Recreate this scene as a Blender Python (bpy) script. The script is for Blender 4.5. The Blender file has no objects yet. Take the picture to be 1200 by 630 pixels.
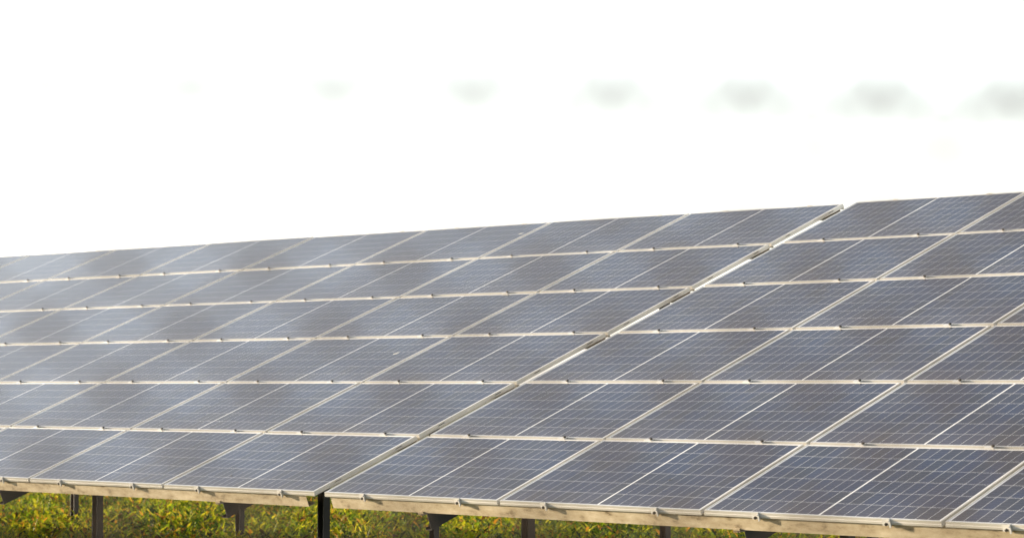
import bpy, math, random
import numpy as np
from mathutils import Matrix, Vector
random.seed(7)
rng = np.random.default_rng(11)
scn = bpy.context.scene
col = scn.collection
R = math.radians

# ------------------------------------------------------------------ camera, sky, sun, exposure
EDGE_H = 0.83                                   # height of the panels' lower edge above the ground
CAM = Vector((13.1313, -10.9345, 0.7221 + EDGE_H))
YAW, PITCH = R(45.837), R(2.515)
cd = bpy.data.cameras.new('camera')
cam = bpy.data.objects.new('camera', cd)
col.objects.link(cam)
cam.location = CAM
cam.rotation_euler = (R(90) + PITCH, 0, YAW)
cd.sensor_width = 36.0
cd.lens = 36.0 * 3027.8 / 1200.0
cd.clip_start, cd.clip_end = 0.05, 3000
cd.dof.use_dof = True
cd.dof.focus_distance = 16.5
cd.dof.aperture_fstop = 3.9
scn.camera = cam

SUN_EL, SUN_AZ = R(8.5), R(-108)                # azimuth from +Y towards +X
sdir = Vector((math.sin(SUN_AZ) * math.cos(SUN_EL), math.cos(SUN_AZ) * math.cos(SUN_EL), math.sin(SUN_EL)))
world = bpy.data.worlds.new('World')
scn.world = world
world.use_nodes = True
wt = world.node_tree
wt.nodes.clear()
wo = wt.nodes.new('ShaderNodeOutputWorld')
bg = wt.nodes.new('ShaderNodeBackground')
sky = wt.nodes.new('ShaderNodeTexSky')
sky.sky_type = 'NISHITA'
sky.sun_disc = False
sky.sun_elevation = SUN_EL
sky.sun_rotation = SUN_AZ
sky.air_density = 1.0
sky.dust_density = 0.8
sky.ozone_density = 1.0
hs = wt.nodes.new('ShaderNodeHueSaturation')    # thin high cloud takes the blue out of the sky
hs.inputs['Saturation'].default_value = 0.27
wt.links.new(sky.outputs[0], hs.inputs['Color'])
tn = wt.nodes.new('ShaderNodeMix'); tn.data_type = 'RGBA'; tn.blend_type = 'MULTIPLY'; tn.inputs[0].default_value = 1.0
tn.inputs[7].default_value = (0.99, 1.0, 1.005, 1)
wt.links.new(hs.outputs[0], tn.inputs[6])
wt.links.new(tn.outputs[2], bg.inputs['Color'])
bg.inputs['Strength'].default_value = 0.15
wt.links.new(bg.outputs[0], wo.inputs['Surface'])

sl = bpy.data.lights.new('sun', 'SUN')
sl.energy = 5.0
sl.angle = R(0.6)
sl.color = (1.0, 0.80, 0.55)
so = bpy.data.objects.new('sun', sl)
col.objects.link(so)
so.rotation_euler = sdir.to_track_quat('Z', 'Y').to_euler()

vs = scn.view_settings
vs.view_transform = 'Standard'
vs.look = 'None'
vs.gamma = 1.0
vs.exposure = 1.4
vs.use_curve_mapping = False

# ------------------------------------------------------------------ helpers
def tag(o, label=None, cat=None, group=None, kind=None):
    if label: o['label'] = label
    if cat: o['category'] = cat
    if group: o['group'] = group
    if kind: o['kind'] = kind
    return o

def link(name, data, parent=None, loc=None, rot=None):
    o = bpy.data.objects.new(name, data)
    col.objects.link(o)
    if parent is not None: o.parent = parent
    if loc is not None: o.location = loc
    if rot is not None: o.rotation_euler = rot
    return o

def mesh(name, verts, faces, mat, smooth=False):
    m = bpy.data.meshes.new(name)
    m.from_pydata([tuple(v) for v in verts], [], faces)
    m.validate()
    m.materials.append(mat)
    if smooth:
        m.polygons.foreach_set('use_smooth', [True] * len(m.polygons))
    m.update()
    return m

class MB:
    def __init__(s): s.v, s.f = [], []
    def add(s, vs, fs):
        o = len(s.v); s.v += [tuple(v) for v in vs]; s.f += [tuple(i + o for i in f) for f in fs]; return s
    def box(s, x0, x1, y0, y1, z0, z1, ch=0.0):
        if ch <= 0:
            vs = [(x, y, z) for z in (z0, z1) for y in (y0, y1) for x in (x0, x1)]
            s.add(vs, [(0, 2, 3, 1), (4, 5, 7, 6), (0, 1, 5, 4), (2, 6, 7, 3), (0, 4, 6, 2), (1, 3, 7, 5)])
        else:   # chamfered along the four upper edges
            vs = [(x0, y0, z0), (x1, y0, z0), (x1, y1, z0), (x0, y1, z0),
                  (x0, y0, z1 - ch), (x1, y0, z1 - ch), (x1, y1, z1 - ch), (x0, y1, z1 - ch),
                  (x0 + ch, y0 + ch, z1), (x1 - ch, y0 + ch, z1), (x1 - ch, y1 - ch, z1), (x0 + ch, y1 - ch, z1)]
            fs = [(3, 2, 1, 0), (8, 9, 10, 11)]
            for k in range(4):
                n = (k + 1) % 4
                fs += [(k, n, 4 + n, 4 + k), (4 + k, 4 + n, 8 + n, 8 + k)]
            s.add(vs, fs)
        return s
    def extrude_x(s, prof, x0, x1):             # closed profile of (y, z), counter-clockwise seen from +x
        n = len(prof)
        vs = [(x0, y, z) for y, z in prof] + [(x1, y, z) for y, z in prof]
        fs = [(k, n + k, n + (k + 1) % n, (k + 1) % n)[::-1] for k in range(n)]
        fs += [tuple(range(n))[::-1], tuple(range(n, 2 * n))]
        s.add(vs, fs); return s
    def cyl(s, c, axis, r, h, n=10):
        a = Vector(axis).normalized(); t = a.orthogonal().normalized(); b = a.cross(t)
        c = Vector(c); vs = []
        for q in (0, h):
            for k in range(n):
                w = 2 * math.pi * k / n
                vs.append(c + a * q + (t * math.cos(w) + b * math.sin(w)) * r)
        fs = [(k, (k + 1) % n, n + (k + 1) % n, n + k) for k in range(n)] + [tuple(range(n))[::-1], tuple(range(n, 2 * n))]
        s.add(vs, fs); return s
    def mesh(s, name, mat, smooth=False): return mesh(name, s.v, s.f, mat, smooth)

def c_profile(y0, y1, z0, z1, t, lip, open_back=True):
    """C channel: web at y0, flanges running to y1, lips turned in."""
    return [(y0, z0), (y1, z0), (y1, z0 + lip), (y1 - t, z0 + lip), (y1 - t, z0 + t), (y0 + t, z0 + t),
            (y0 + t, z1 - t), (y1 - t, z1 - t), (y1 - t, z1 - lip), (y1, z1 - lip), (y1, z1), (y0, z1)]

# ------------------------------------------------------------------ materials
def new_mat(name):
    m = bpy.data.materials.new(name); m.use_nodes = True
    nt = m.node_tree
    return m, nt, nt.nodes, nt.links, nt.nodes['Principled BSDF']

def noise(nt, scale, detail=4, rough=0.6, coord='Object', mapscale=None):
    tc = nt.nodes.new('ShaderNodeTexCoord'); n = nt.nodes.new('ShaderNodeTexNoise')
    n.inputs['Scale'].default_value = scale; n.inputs['Detail'].default_value = detail; n.inputs['Roughness'].default_value = rough
    if mapscale:
        mp = nt.nodes.new('ShaderNodeMapping'); mp.inputs['Scale'].default_value = mapscale
        nt.links.new(tc.outputs[coord], mp.inputs[0]); nt.links.new(mp.outputs[0], n.inputs['Vector'])
    else:
        nt.links.new(tc.outputs[coord], n.inputs['Vector'])
    return n

def ramp(nt, src, stops):
    r = nt.nodes.new('ShaderNodeValToRGB')
    el = r.color_ramp.elements
    el[0].position, el[0].color = stops[0][0], (*stops[0][1], 1)
    el[1].position, el[1].color = stops[1][0], (*stops[1][1], 1)
    for p, c in stops[2:]:
        e = el.new(p); e.color = (*c, 1)
    nt.links.new(src, r.inputs[0])
    return r

def metal_mat(name, stops, scale, mapscale, metallic, rough, rough2=None, bump=0.0):
    m, nt, N, L, P = new_mat(name)
    n = noise(nt, scale, 6, 0.65, 'Object', mapscale)
    r = ramp(nt, n.outputs[0], stops)
    L.new(r.outputs[0], P.inputs['Base Color'])
    P.inputs['Metallic'].default_value = metallic
    mr = N.new('ShaderNodeMapRange'); mr.inputs[3].default_value = rough; mr.inputs[4].default_value = rough2 or rough + 0.15
    L.new(n.outputs[0], mr.inputs[0]); L.new(mr.outputs[0], P.inputs['Roughness'])
    if bump:
        b = N.new('ShaderNodeBump'); b.inputs['Strength'].default_value = bump; b.inputs['Distance'].default_value = 0.002
        L.new(n.outputs[0], b.inputs['Height']); L.new(b.outputs[0], P.inputs['Normal'])
    return m

M_frame = metal_mat('anodised_aluminium', [(0.3, (0.52, 0.50, 0.46)), (0.7, (0.62, 0.605, 0.57))], 3.0, (1, 1, 1), 0.3, 0.3)
_p = M_frame.node_tree.nodes['Principled BSDF']        # clear anodised skin: mirrors the sky where seen at a flat angle
_p.inputs['Coat Weight'].default_value = 0.8; _p.inputs['Coat Roughness'].default_value = 0.12; _p.inputs['Coat IOR'].default_value = 1.6
M_purlin = metal_mat('galvanised_purlin', [(0.30, (0.13, 0.095, 0.05)), (0.45, (0.37, 0.305, 0.20)), (0.75, (0.54, 0.475, 0.35))],
                     9.0, (1.0, 2.2, 2.2), 0.25, 0.5, 0.7, 0.15)
M_clamp = metal_mat('clamp_steel', [(0.3, (0.56, 0.55, 0.53)), (0.7, (0.68, 0.67, 0.65))], 20, (1, 1, 1), 0.25, 0.35)
M_bolt = metal_mat('shade_dark_bolt_steel', [(0.3, (0.02, 0.018, 0.016)), (0.7, (0.05, 0.045, 0.04))], 40, (1, 1, 1), 0.5, 0.45)  # near-black base colour carries the dark shade seen on the clamps
M_dark = metal_mat('weathered_dark_steel', [(0.3, (0.012, 0.012, 0.012)), (0.7, (0.026, 0.025, 0.024))], 6, (1, 1, 1), 0.0, 0.5, 0.75, 0.1)
M_slot = metal_mat('slot_black', [(0.3, (0.02, 0.02, 0.02)), (0.7, (0.04, 0.04, 0.04))], 10, (1, 1, 1), 0.0, 0.7)
M_wire = metal_mat('galvanised_wire', [(0.3, (0.10, 0.068, 0.045)), (0.7, (0.13, 0.092, 0.064))], 30, (1, 1, 1), 0.0, 0.8)
M_drop_w = metal_mat('dropping_white', [(0.3, (0.6, 0.58, 0.52)), (0.7, (0.75, 0.73, 0.68))], 30, (1, 1, 1), 0.0, 0.8)
M_drop_d = metal_mat('dirt_speck', [(0.3, (0.02, 0.018, 0.016)), (0.7, (0.05, 0.045, 0.04))], 30, (1, 1, 1), 0.0, 0.8)

def glazed(P, rough=0.03):
    P.inputs['Roughness'].default_value = 0.55
    P.inputs['Specular IOR Level'].default_value = 0.0
    P.inputs['Coat Weight'].default_value = 1.0
    P.inputs['Coat Roughness'].default_value = rough
    P.inputs['Coat IOR'].default_value = 1.36

# white backsheet behind the glass
M_sheet, nt, N, L, P = new_mat('glazed_white_backsheet')
n = noise(nt, 14, 4); r = ramp(nt, n.outputs[0], [(0.3, (0.70, 0.71, 0.72)), (0.7, (0.80, 0.80, 0.80))])
L.new(r.outputs[0], P.inputs['Base Color']); glazed(P)

# polycrystalline silicon cells behind the glass
M_cell, nt, N, L, P = new_mat('glazed_silicon_cell')
oi = N.new('ShaderNodeObjectInfo'); ge = N.new('ShaderNodeNewGeometry')
ad = N.new('ShaderNodeMath'); ad.operation = 'ADD'
L.new(oi.outputs['Random'], ad.inputs[0]); L.new(ge.outputs['Random Per Island'], ad.inputs[1])
fr = N.new('ShaderNodeMath'); fr.operation = 'FRACT'; L.new(ad.outputs[0], fr.inputs[0])
rc = ramp(nt, fr.outputs[0], [(0.0, (0.003, 0.011, 0.046)), (1.0, (0.006, 0.013, 0.040)), (0.5, (0.004, 0.013, 0.050)), (0.85, (0.007, 0.012, 0.030))])
# crystal grain
tc = N.new('ShaderNodeTexCoord')
vo = N.new('ShaderNodeTexVoronoi'); vo.inputs['Scale'].default_value = 90
L.new(tc.outputs['Object'], vo.inputs['Vector'])
gr = N.new('ShaderNodeMapRange'); gr.inputs[3].default_value = 0.85; gr.inputs[4].default_value = 1.18
L.new(vo.outputs['Color'], gr.inputs[0])
mg = N.new('ShaderNodeMix'); mg.data_type = 'RGBA'; mg.blend_type = 'MULTIPLY'; mg.inputs[0].default_value = 1
L.new(rc.outputs[0], mg.inputs[6]); L.new(gr.outputs[0], mg.inputs[7])
# busbars along the panel's length
uv = N.new('ShaderNodeUVMap'); uv.uv_map = 'UVMap'
sx = N.new('ShaderNodeSeparateXYZ'); L.new(uv.outputs[0], sx.inputs[0])
mu = N.new('ShaderNodeMath'); mu.operation = 'MULTIPLY'; mu.inputs[1].default_value = 5.0; L.new(sx.outputs['Y'], mu.inputs[0])
f2 = N.new('ShaderNodeMath'); f2.operation = 'FRACT'; L.new(mu.outputs[0], f2.inputs[0])
cp = N.new('ShaderNodeMath'); cp.operation = 'COMPARE'; cp.inputs[1].default_value = 0.5; cp.inputs[2].default_value = 0.025
L.new(f2.outputs[0], cp.inputs[0])
mb = N.new('ShaderNodeMix'); mb.data_type = 'RGBA'; L.new(cp.outputs[0], mb.inputs[0])
L.new(mg.outputs[2], mb.inputs[6]); mb.inputs[7].default_value = (0.07, 0.07, 0.085, 1)
# dust washed down against the lower frame
at = N.new('ShaderNodeAttribute'); at.attribute_name = 'dust'
nz = noise(nt, 9, 5, 0.65)
dm = N.new('ShaderNodeMath'); dm.operation = 'MULTIPLY'; L.new(at.outputs['Fac'], dm.inputs[0]); L.new(nz.outputs[0], dm.inputs[1])
d2 = N.new('ShaderNodeMath'); d2.operation = 'MULTIPLY_ADD'; d2.inputs[1].default_value = 0.2; d2.inputs[2].default_value = 0.008
L.new(dm.outputs[0], d2.inputs[0])
md = N.new('ShaderNodeMix'); md.data_type = 'RGBA'; gp = N.new('ShaderNodeNewGeometry'); nw = N.new('ShaderNodeTexNoise'); nw.inputs['Scale'].default_value = 1.6; nw.inputs['Detail'].default_value = 7
mpw = N.new('ShaderNodeMapping'); mpw.inputs['Scale'].default_value = (2.2, 0.8, 0.8); L.new(gp.outputs['Position'], mpw.inputs[0]); L.new(mpw.outputs[0], nw.inputs['Vector'])
dw = N.new('ShaderNodeMapRange'); dw.inputs[1].default_value = 0.42; dw.inputs[2].default_value = 0.8; dw.inputs[4].default_value = 0.05; L.new(nw.outputs[0], dw.inputs[0])
d3 = N.new('ShaderNodeMath'); d3.operation = 'ADD'; L.new(d2.outputs[0], d3.inputs[0]); L.new(dw.outputs[0], d3.inputs[1])
L.new(d3.outputs[0], md.inputs[0])
L.new(mb.outputs[2], md.inputs[6]); md.inputs[7].default_value = (0.36, 0.29, 0.22, 1)
L.new(md.outputs[2], P.inputs['Base Color']); glazed(P)

# leaves and blades
M_grass, nt, N, L, P = new_mat('weeds_and_grass')
at = N.new('ShaderNodeAttribute'); at.attribute_name = 'tint'
L.new(at.outputs['Color'], P.inputs['Base Color']); P.inputs['Roughness'].default_value = 0.6
tr = N.new('ShaderNodeBsdfTranslucent'); L.new(at.outputs['Color'], tr.inputs['Color'])
mx = N.new('ShaderNodeMixShader'); mx.inputs[0].default_value = 0.45
L.new(P.outputs[0], mx.inputs[1]); L.new(tr.outputs[0], mx.inputs[2]); L.new(mx.outputs[0], N['Material Output'].inputs['Surface'])

M_soil, nt, N, L, P = new_mat('grassy_soil')
n1 = noise(nt, 1.3, 8, 0.7); n2 = noise(nt, 22, 6, 0.7)
ra = ramp(nt, n1.outputs[0], [(0.3, (0.045, 0.038, 0.018)), (0.7, (0.06, 0.075, 0.018)), (0.5, (0.05, 0.055, 0.016))])
mm = N.new('ShaderNodeMix'); mm.data_type = 'RGBA'; mm.blend_type = 'MULTIPLY'; mm.inputs[0].default_value = 0.8
rb = ramp(nt, n2.outputs[0], [(0.3, (0.4, 0.4, 0.4)), (0.7, (1.3, 1.25, 1.0))])
L.new(ra.outputs[0], mm.inputs[6]); L.new(rb.outputs[0], mm.inputs[7]); L.new(mm.outputs[2], P.inputs['Base Color'])
P.inputs['Roughness'].default_value = 0.95
b = N.new('ShaderNodeBump'); b.inputs['Strength'].default_value = 0.6; b.inputs['Distance'].default_value = 0.05
L.new(n2.outputs[0], b.inputs['Height']); L.new(b.outputs[0], P.inputs['Normal'])

# ------------------------------------------------------------------ ground
def ground_h(x, y):
    return 0.03 * np.sin(x * 0.9 + 1.3) * np.cos(y * 0.7) + 0.02 * np.sin(x * 2.1 + y * 1.7)
xs = np.unique(np.r_[np.linspace(-800, -26, 14), np.linspace(-26, 22, 97), np.linspace(22, 800, 14)])
ys = np.unique(np.r_[np.linspace(-800, -20, 14), np.linspace(-20, 24, 89), np.linspace(24, 800, 14)])
gv, gf = [], []
for j, y in enumerate(ys):
    for i, x in enumerate(xs):
        near = max(0.0, 1 - max(abs(x + 2) / 60, abs(y - 2) / 60))
        gv.append((x, y, float(ground_h(x, y)) * min(1, near * 3)))
nx = len(xs)
for j in range(len(ys) - 1):
    for i in range(nx - 1):
        a = j * nx + i; gf.append((a, a + 1, a + nx + 1, a + nx))
tag(link('ground', mesh('ground', gv, gf, M_soil, True)), 'grassy earth under and around the solar racks', 'ground', kind='structure')

# ------------------------------------------------------------------ solar tables
PW, PH, GAP = 1.674, 1.0, 0.022                 # pitch along the row, pitch up the slope, gap between panels
W, H = PW - GAP, PH - GAP
TILT = R(21.283)
A0 = Matrix.Translation((0, 0, EDGE_H)) @ Matrix.Rotation(TILT, 4, 'X')
rv = Vector((R(0.0709), R(-0.2070), R(-0.4470)))
A1 = A0 @ Matrix.Translation((0.057, 0.018, -0.0080)) @ Matrix.Rotation(rv.length, 4, rv.normalized())

# frame: one profile swept round the four sides with mitred corners; top of the lip at z = 0
prof = [(.0025, 0), (.0125, 0), (.0125, -.0016), (.005, -.0016), (.005, -.027), (.028, -.027), (.028, -.030), (0, -.030),
        (0, -.017), (.0025, -.0155)]
fv, ff = [], []
for cx, cy, sx_, sy_ in ((0, 0, 1, 1), (W, 0, -1, 1), (W, H, -1, -1), (0, H, 1, -1)):
    fv += [(cx + sx_ * d, cy + sy_ * d, z) for d, z in prof]
npf = len(prof)
for k in range(4):
    a, b_ = k * npf, ((k + 1) % 4) * npf
    for q in range(npf):
        q2 = (q + 1) % npf
        ff.append((a + q, b_ + q, b_ + q2, a + q2)[::-1])
ME_frame = mesh('frame', fv, ff, M_frame)
import bmesh
bm = bmesh.new(); bm.from_mesh(ME_frame); bmesh.ops.recalc_face_normals(bm, faces=bm.faces); bm.to_mesh(ME_frame); bm.free()

ME_lam = MB().box(.0055, W - .0055, .0055, H - .0055, -.0065, -.0018).mesh('laminate', M_sheet)

# cells: 6 rows of 20 half cells, a wider white seam down the middle
NCX, NCY = 20, 6
CG, MIDG = 0.0023, 0.013
CW, CH = 0.0774, 0.1546
MX = (W - NCX * CW - (NCX - 2) * CG - MIDG) / 2
MY = (H - NCY * CH - (NCY - 1) * CG) / 2
cells = []
for j in range(NCY):
    for i in range(NCX):
        x = MX + i * (CW + CG) + (MIDG - CG if i >= NCX // 2 else 0)
        y = MY + j * (CH + CG)
        cells.append((x, y, j))
CZ0, CZ1 = -.0018, -.0017
def cell_mesh(name, items):
    v, f, uvs, du = [], [], [], []
    for x, y, j in items:
        o = len(v)
        v += [(x, y, CZ0), (x + CW, y, CZ0), (x + CW, y + CH, CZ0), (x, y + CH, CZ0),
              (x, y, CZ1), (x + CW, y, CZ1), (x + CW, y + CH, CZ1), (x, y + CH, CZ1)]
        f += [(o + 4, o + 5, o + 6, o + 7), (o, o + 1, o + 5, o + 4), (o + 1, o + 2, o + 6, o + 5), (o + 2, o + 3, o + 7, o + 6), (o + 3, o, o + 4, o + 7)]
        lo, hi = {0: (1.0, .35), 1: (.3, .12)}.get(j, (.08, .02))
        du += [lo, lo, hi, hi] * 2
        c4 = [(0, 0), (1, 0), (1, 1), (0, 1)]
        uvs += c4 + [(0, 0), (1, 0), (1, 0), (0, 0)] + [(1, 0), (1, 1), (1, 1), (1, 0)] + [(1, 1), (0, 1), (0, 1), (1, 1)] + [(0, 1), (0, 0), (0, 0), (0, 1)]
    m = mesh(name, v, f, M_cell)
    ul = m.uv_layers.new(name='UVMap')
    ul.data.foreach_set('uv', np.array(uvs, np.float32).ravel())
    a = m.attributes.new('dust', 'FLOAT', 'POINT'); a.data.foreach_set('value', np.array(du, np.float32))
    return m
ME_cells = cell_mesh('cells', cells)
ME_cell = {k: cell_mesh('cell', [(0, 0, k)]) for k in (0, 1, 2)}

ORD = ['first', 'second', 'third', 'fourth', 'fifth', 'sixth', 'seventh', 'eighth', 'ninth', 'tenth']
ROW = ['bottom', 'second lowest', 'third lowest', 'third highest', 'second highest', 'top']
cinv = cam.matrix_basis.inverted()
def pix(p):
    q = cinv @ p
    return 600 + 3027.8 * q.x / -q.z, 315 - 3027.8 * q.y / -q.z

drop = MB().add([(0, 0, 0), (.012, -.006, 0), (.03, .002, 0), (.024, .012, 0), (.008, .010, 0), (.014, .004, .003)],
                [(0, 1, 5), (1, 2, 5), (2, 3, 5), (3, 4, 5), (4, 0, 5)])
ME_dd = drop.mesh('dirt_speck', M_drop_d)
ME_dw = MB().add([(x * 1.2 + y * .9, y * 3.0, z) for x, y, z in drop.v], drop.f).mesh('bird_dropping', M_drop_w)
# (side, column, row) -> specks at panel coordinates
SPECKS = {(0, 1, 2): [(1.38, .60, ME_dw)], (0, 2, 5): [(1.53, .66, ME_dw)], (1, 1, 0): [(1.06, .40, ME_dd)], (1, 0, 5): [(.80, .93, ME_dd)],
          (1, 0, 0): [(1.30, .09, ME_dd)], (0, 0, 0): [(.52, .2, ME_dd)]}
ME_slot = MB().box(W - .0005, W + .0006, -.03, .03, -.014, -.010).mesh('drain_slot', M_slot)

for side, A, ncol in ((0, A0, 9), (1, A1, 5)):
    for r_ in range(6):
        for c in range(ncol):
            u0 = (c * PW if side else -(c + 1) * PW) + GAP / 2
            jit = Matrix.Rotation(R(random.uniform(-.12, .12)), 4, 'X') @ Matrix.Rotation(R(random.uniform(-.09, .09)), 4, 'Y')
            M = A @ Matrix.Translation((u0, r_ * PH + GAP / 2, 0)) @ jit
            root = link('solar_panel', None)
            root.empty_display_size = 0.1
            root.matrix_world = M
            tag(root, f"solar panel in the {ROW[r_]} row of the {'right' if side else 'left'} rack, {ORD[c]} from the gap",
                'solar panel', f"solar panels on the {'right' if side else 'left'} rack")
            link('frame', ME_frame, root)
            lam = link('laminate', ME_lam, root)
            cs = [pix(M @ Vector(p)) for p in ((0, 0, 0), (W, 0, 0), (W, H, 0), (0, H, 0))]
            inview = max(x for x, y in cs) > 0 and min(x for x, y in cs) < 1200 and min(y for x, y in cs) < 630
            if inview and side == 1:
                for x, y, j in cells:
                    link('cell', ME_cell[min(j, 2)], lam, (x, y, 0))
            else:
                tag(link('cells', ME_cells, lam), kind='stuff')
            for x, y, me in SPECKS.get((side, c, r_), []):
                link(me.name.split('.')[0], me, root, (x, y, -.0016))
            if side == 0 and c == 0:
                for y in (.22, .80): link('drain_slot', ME_slot, root, (0, y, 0))

# racks -------------------------------------------------------------
PT, PB = -.0305, -.1150                          # top and bottom of the purlins
RT, RB = PB - .001, PB - .113                    # rafters hang right under them
# lower-edge clip: plate on the frame's face, hook over the lip, tab folded forward at its right end, bolt
clip = MB().box(-.032, .024, -.0035, -.0002, -.037, -.006).box(-.028, .020, -.0035, .008, .0003, .0030)
clip.box(-.028, .020, -.0038, -.0005, -.006, .0030)
clip.box(.021, .0245, -.018, -.0038, -.044, -.002)
clip.box(.0245, .032, -.018, -.0150, -.040, -.008)
ME_clip = clip.mesh('clamp', M_clamp)
ME_clipbolt = MB().cyl((-.004, -.0035, -.027), (0, -1, 0), .0085, .010, 6).mesh('bolt', M_bolt)
mid = MB().box(-.030, .034, -.018, .018, .0003, .0033).box(-.028, .032, -.009, .009, -.0295, .0003)
ME_mid = mid.mesh('clamp', M_clamp)
ME_midbolt = MB().cyl((.022, 0, .0036), (0, 0, 1), .0095, .011, 6).mesh('bolt', M_bolt)  # near-black bolt head stands in for the shaded side of a clamp tab
ME_brk = MB().box(-.03, .02, -.012, -.0012, PB - .012, PB + .010).box(-.03, .02, -.0012, .03, PB - .012, PB - .0008).mesh('bracket', M_purlin)

def build_rack(side, A, ncol, rafters, label):
    root = link('mounting_rack', None)
    o = A.translation.copy(); root.location = (o.x, o.y, 0)
    tag(root, label, 'rack', 'racks carrying the solar panels')
    Li = root.matrix_basis.inverted() @ A
    def part(name, me, M=Matrix(), parent=None):
        ob = link(name, me, root if parent is None else parent)
        ob.matrix_local = (Li @ M) if parent is None else M
        return ob
    far = ncol * PW + .12
    for k in range(7):
        if k == 0:   v0, v1 = GAP / 2 + .014, GAP / 2 + .068
        elif k == 6: v0, v1 = 6 * PH - GAP / 2 - .066, 6 * PH - GAP / 2 - .012
        else:        v0, v1 = k * PH - .030, k * PH + .026
        if side == 0: x0, x1 = -far, (-.125 if k == 0 else -.008)
        else:         x0, x1 = (.046 if k == 0 else .004), far
        pm = MB().extrude_x(c_profile(v0, v1, PB, PT, .003, .014), x0, x1).mesh('purlin', M_purlin)
        part('purlin', pm)
        for c in range(ncol):
            u0 = (c * PW if side else -(c + 1) * PW) + GAP / 2
            for fx in (.235, .785):
                if k == 0:
                    T = Matrix.Translation((u0 + fx * W, GAP / 2, 0)); cm, bmh = ME_clip, ME_clipbolt
                elif k == 6:
                    T = Matrix.Translation((u0 + fx * W, 6 * PH - GAP / 2, 0)) @ Matrix.Rotation(math.pi, 4, 'Z'); cm, bmh = ME_clip, ME_clipbolt
                else:
                    T = Matrix.Translation((u0 + fx * W, k * PH, 0)); cm, bmh = ME_mid, ME_midbolt
                T = T @ Matrix.Rotation(R(random.uniform(-2, 2)), 4, 'Z')
                cl = part('clamp', cm, T)
                part('bolt', bmh, Matrix(), cl)
    for X in rafters:
        xl = X - (o.x if side else 0)
        # C channel rafter along the slope, open to the left
        pr = c_profile(0, .055, RB, RT, .004, .016)
        v = [(xl + .0275 - y, .012, z) for y, z in pr] + [(xl + .0275 - y, 5.93, z) for y, z in pr]
        n_ = len(pr)
        f = [(q, (q + 1) % n_, n_ + (q + 1) % n_, n_ + q) for q in range(n_)] + [tuple(range(n_))[::-1], tuple(range(n_, 2 * n_))]
        part('rafter', mesh('rafter', v, f, M_dark))
        for k in (0,):
            part('bracket', ME_brk, Matrix.Translation((xl - .03, GAP / 2 + .014, 0)))
        for Y in (0.98, 4.58):
            top = A @ Vector((xl, Y / math.cos(TILT), RB + .045))
            gz = float(ground_h(top.x, Y)) - .35
            m = MB()
            h = top.z - gz
            cx = top.x - o.x
            # two flanges with a recessed web between them
            m.box(cx + .024, cx + .0305, Y - .030, Y + .030, gz, gz + h).box(cx - .037, cx - .0305, Y - .030, Y + .030, gz, gz + h)
            m.box(cx - .0305, cx + .024, Y + .010, Y + .016, gz, gz + h)
            link('post', mesh('post', [(x, y - o.y, z) for x, y, z in m.v], m.f, M_dark), root)
    return root

build_rack(0, A0, 9, [-1.06, -3.83, -6.60, -9.37, -12.14], 'steel rack holding up the large left block of panels')
build_rack(1, A1, 5, [1.01, 3.66, 6.31], 'steel rack holding up the right block of panels')

# ------------------------------------------------------------------ weeds and grass round the racks
def leaf_field(n, kind, xr, yr, keep=None):
    x = rng.uniform(*xr, n); y = rng.uniform(*yr, n)
    # tufts: density follows a coarse pattern
    d = 0.5 + 0.5 * np.sin(x * 2.3 + 1.7 * np.sin(y * 1.1)) * np.sin(y * 2.9 + 1.3 * np.sin(x * 1.9))
    k = rng.random(n) < 0.45 + 0.55 * d
    x, y, d = x[k], y[k], d[k]; n = len(x)
    z = ground_h(x, y)
    az = rng.uniform(0, 2 * np.pi, n); ca, sa = np.cos(az), np.sin(az)
    tone = rng.random(n) * 0.7 + 0.3 * d
    if kind == 'blade':
        h = rng.uniform(.06, .20, n) * (0.6 + .7 * d); w = rng.uniform(.004, .010, n); ln = rng.uniform(.2, .9, n) * h
        P = np.zeros((n, 5, 3))
        for q, (t, ww) in enumerate(((0, -1), (0, 1), (.55, .8), (.55, -.8), (1, 0))):
            P[:, q, 0] = x + ca * ln * t * t - sa * w * ww
            P[:, q, 1] = y + sa * ln * t * t + ca * w * ww
            P[:, q, 2] = z + h * t
        faces = np.array([[0, 1, 2, 3], [3, 2, 4, 4]])
    else:
        # broad pointed leaf on a stalk, folded along its midrib
        h = rng.uniform(.02, .13, n) * (0.5 + .8 * d); l = rng.uniform(.045, .105, n); w = l * rng.uniform(.3, .55, n); tl = rng.uniform(-.5, .9, n)
        P = np.zeros((n, 5, 3))
        for q, (t, ww, dz) in enumerate(((0, 0, 0), (.5, -1, .25), (1, 0, 0), (.5, 1, .25), (.5, 0, 0))):
            P[:, q, 0] = x + ca * l * t - sa * w * ww * .5
            P[:, q, 1] = y + sa * l * t + ca * w * ww * .5
            P[:, q, 2] = z + h + l * t * tl + dz * w
        faces = np.array([[0, 4, 2, 3], [0, 1, 2, 4]])
    A_ = np.array([(.030, .065, .008), (.16, .24, .012), (.42, .43, .014), (.66, .58, .03), (.58, .28, .03), (.14, .07, .02)])
    idx = np.clip((tone * 3.2 + rng.normal(0, .55, n)), 0, 3).astype(int)
    dry = rng.random(n) < .16
    idx[dry] = rng.integers(4, 6, dry.sum())
    C = A_[idx] * rng.uniform(.7, 1.25, (n, 1))
    return P, faces, C

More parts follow.
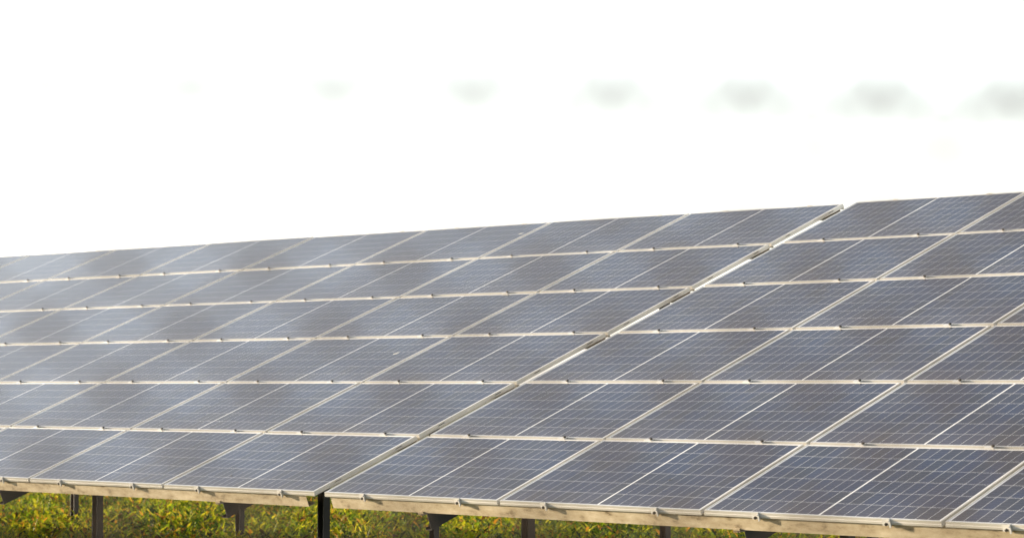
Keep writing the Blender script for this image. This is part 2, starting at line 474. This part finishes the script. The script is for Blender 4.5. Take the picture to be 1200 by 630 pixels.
def build_field(name, sets):
    V, loops, tot, cols = [], [], [], []
    off = 0
    for P, faces, C in sets:
        n = len(P); V.append(P.reshape(-1, 3))
        base = off + np.arange(n)[:, None] * 5
        for f in faces:
            f = f[:3] if f[2] == f[3] else f
            loops.append((base + f).ravel()); tot.append(np.full(n, len(f)))
        cols.append(np.repeat(C, 5, axis=0)); off += n * 5
    V = np.concatenate(V); Lp = np.concatenate(loops); T = np.concatenate(tot); Cc = np.concatenate(cols)
    m = bpy.data.meshes.new(name)
    m.vertices.add(len(V)); m.vertices.foreach_set('co', V.ravel())
    m.loops.add(len(Lp)); m.loops.foreach_set('vertex_index', Lp.astype(np.int32))
    m.polygons.add(len(T)); m.polygons.foreach_set('loop_start', np.r_[0, np.cumsum(T)[:-1]].astype(np.int32))
    m.polygons.foreach_set('loop_total', T.astype(np.int32))
    a = m.color_attributes.new('tint', 'FLOAT_COLOR', 'POINT')
    a.data.foreach_set('color', np.c_[Cc, np.ones(len(Cc))].astype(np.float32).ravel())
    m.materials.append(M_grass); m.update(calc_edges=True); m.validate()
    return m
XR, YR = (-16, 6), (-2.0, 11.5)
field = build_field('grass', [leaf_field(150000, 'leaf', XR, YR), leaf_field(60000, 'blade', XR, YR),
                              leaf_field(40000, 'leaf', (-20, 16), (-13, -2.0)), leaf_field(30000, 'blade', (-20, 16), (-13, -2.0))])
tag(link('grass', field), 'sunlit yellow green weeds and grass beneath the racks', 'grass', kind='stuff')

# ------------------------------------------------------------------ chain-link fence close to the camera
FD = 1.05                                        # metres in front of the camera
rt = Vector((math.cos(YAW), math.sin(YAW), 0)); fw = Vector((-math.sin(YAW), math.cos(YAW), 0))
th = R(9)
fdir = rt * math.cos(th) + fw * math.sin(th)     # along the fence; its right end is farther away
fnor = fdir.cross(Vector((0, 0, 1)))
half_w, half_h = 0.0286, 0.0253
FTOP = CAM.z + 0.1228
base = CAM + fw * FD - rt * 0.0163
base.z = 0
fence = link('chain_link_fence', None)
fence.matrix_world = Matrix.Translation(base) @ Matrix.Rotation(YAW + th, 4, 'Z')
tag(fence, 'blurred chain link wire fence close in front of the camera', 'fence')

WR = 0.0014
def tube(path, r, sides=6):
    p = np.array(path); d = np.gradient(p, axis=0); d /= np.linalg.norm(d, axis=1)[:, None]
    ref = np.array([0, 1.0, 0]); t = np.cross(d, ref); t /= np.linalg.norm(t, axis=1)[:, None] + 1e-9; b = np.cross(d, t)
    a = np.linspace(0, 2 * np.pi, sides, endpoint=False)
    v = p[:, None, :] + r * (np.cos(a)[None, :, None] * t[:, None, :] + np.sin(a)[None, :, None] * b[:, None, :])
    n = len(p); f = []
    for i in range(n - 1):
        for k in range(sides):
            k2 = (k + 1) % sides
            f.append((i * sides + k, i * sides + k2, (i + 1) * sides + k2, (i + 1) * sides + k))
    return v.reshape(-1, 3), f
def wire_path(par, nrow):
    pts = []
    # knuckle: the end bent back over its neighbour
    x0 = half_w if par else 0
    sgn = 1 if par else -1
    pts += [(x0 - sgn * .0065, -.004, -.011), (x0 - sgn * .002, -.0045, -.003), (x0 + sgn * .002, -.003, .0035)]
    for j in range(nrow + 1):
        right = (j + par) % 2
        xe = half_w + .0016 if right else -.0016
        yy = .0016 if right else -.0016
        z = -j * half_h
        pts += [(xe, yy, z + .0012), (xe, -yy * .6, z - .0012)] if j else [(xe, yy, z)]
    return pts
NR = int((FTOP - .05) / half_h)
me_w = []
for par in (0, 1):
    v, f = tube(wire_path(par, NR), WR)
    me_w.append(mesh('wire', v, f, M_wire, True))
NP = 54
for k in range(-NP, NP + 1):
    link('wire', me_w[k % 2], fence, (k * half_w, 0, FTOP))
ln = (NP + 1) * half_w
for z, nm in ((FTOP - .002, 'tension_wire'), (FTOP * .5, 'tension_wire'), (.09, 'tension_wire')):
    v, f = tube([(-ln, .0045, z), (-ln / 2, .0045, z - .001), (0, .0045, z - .0015), (ln / 2, .0045, z - .001), (ln, .0045, z)], .0017)
    link('tension_wire', mesh('tension_wire', v, f, M_wire, True), fence)
for s in (-1, 1):
    m = MB().cyl((s * (ln + .028), .0, -.4), (0, 0, 1), .024, FTOP + .46, 14).cyl((s * (ln + .028), 0, FTOP + .06), (0, 0, 1), .028, .02, 14)
    link('post', m.mesh('post', M_wire), fence)
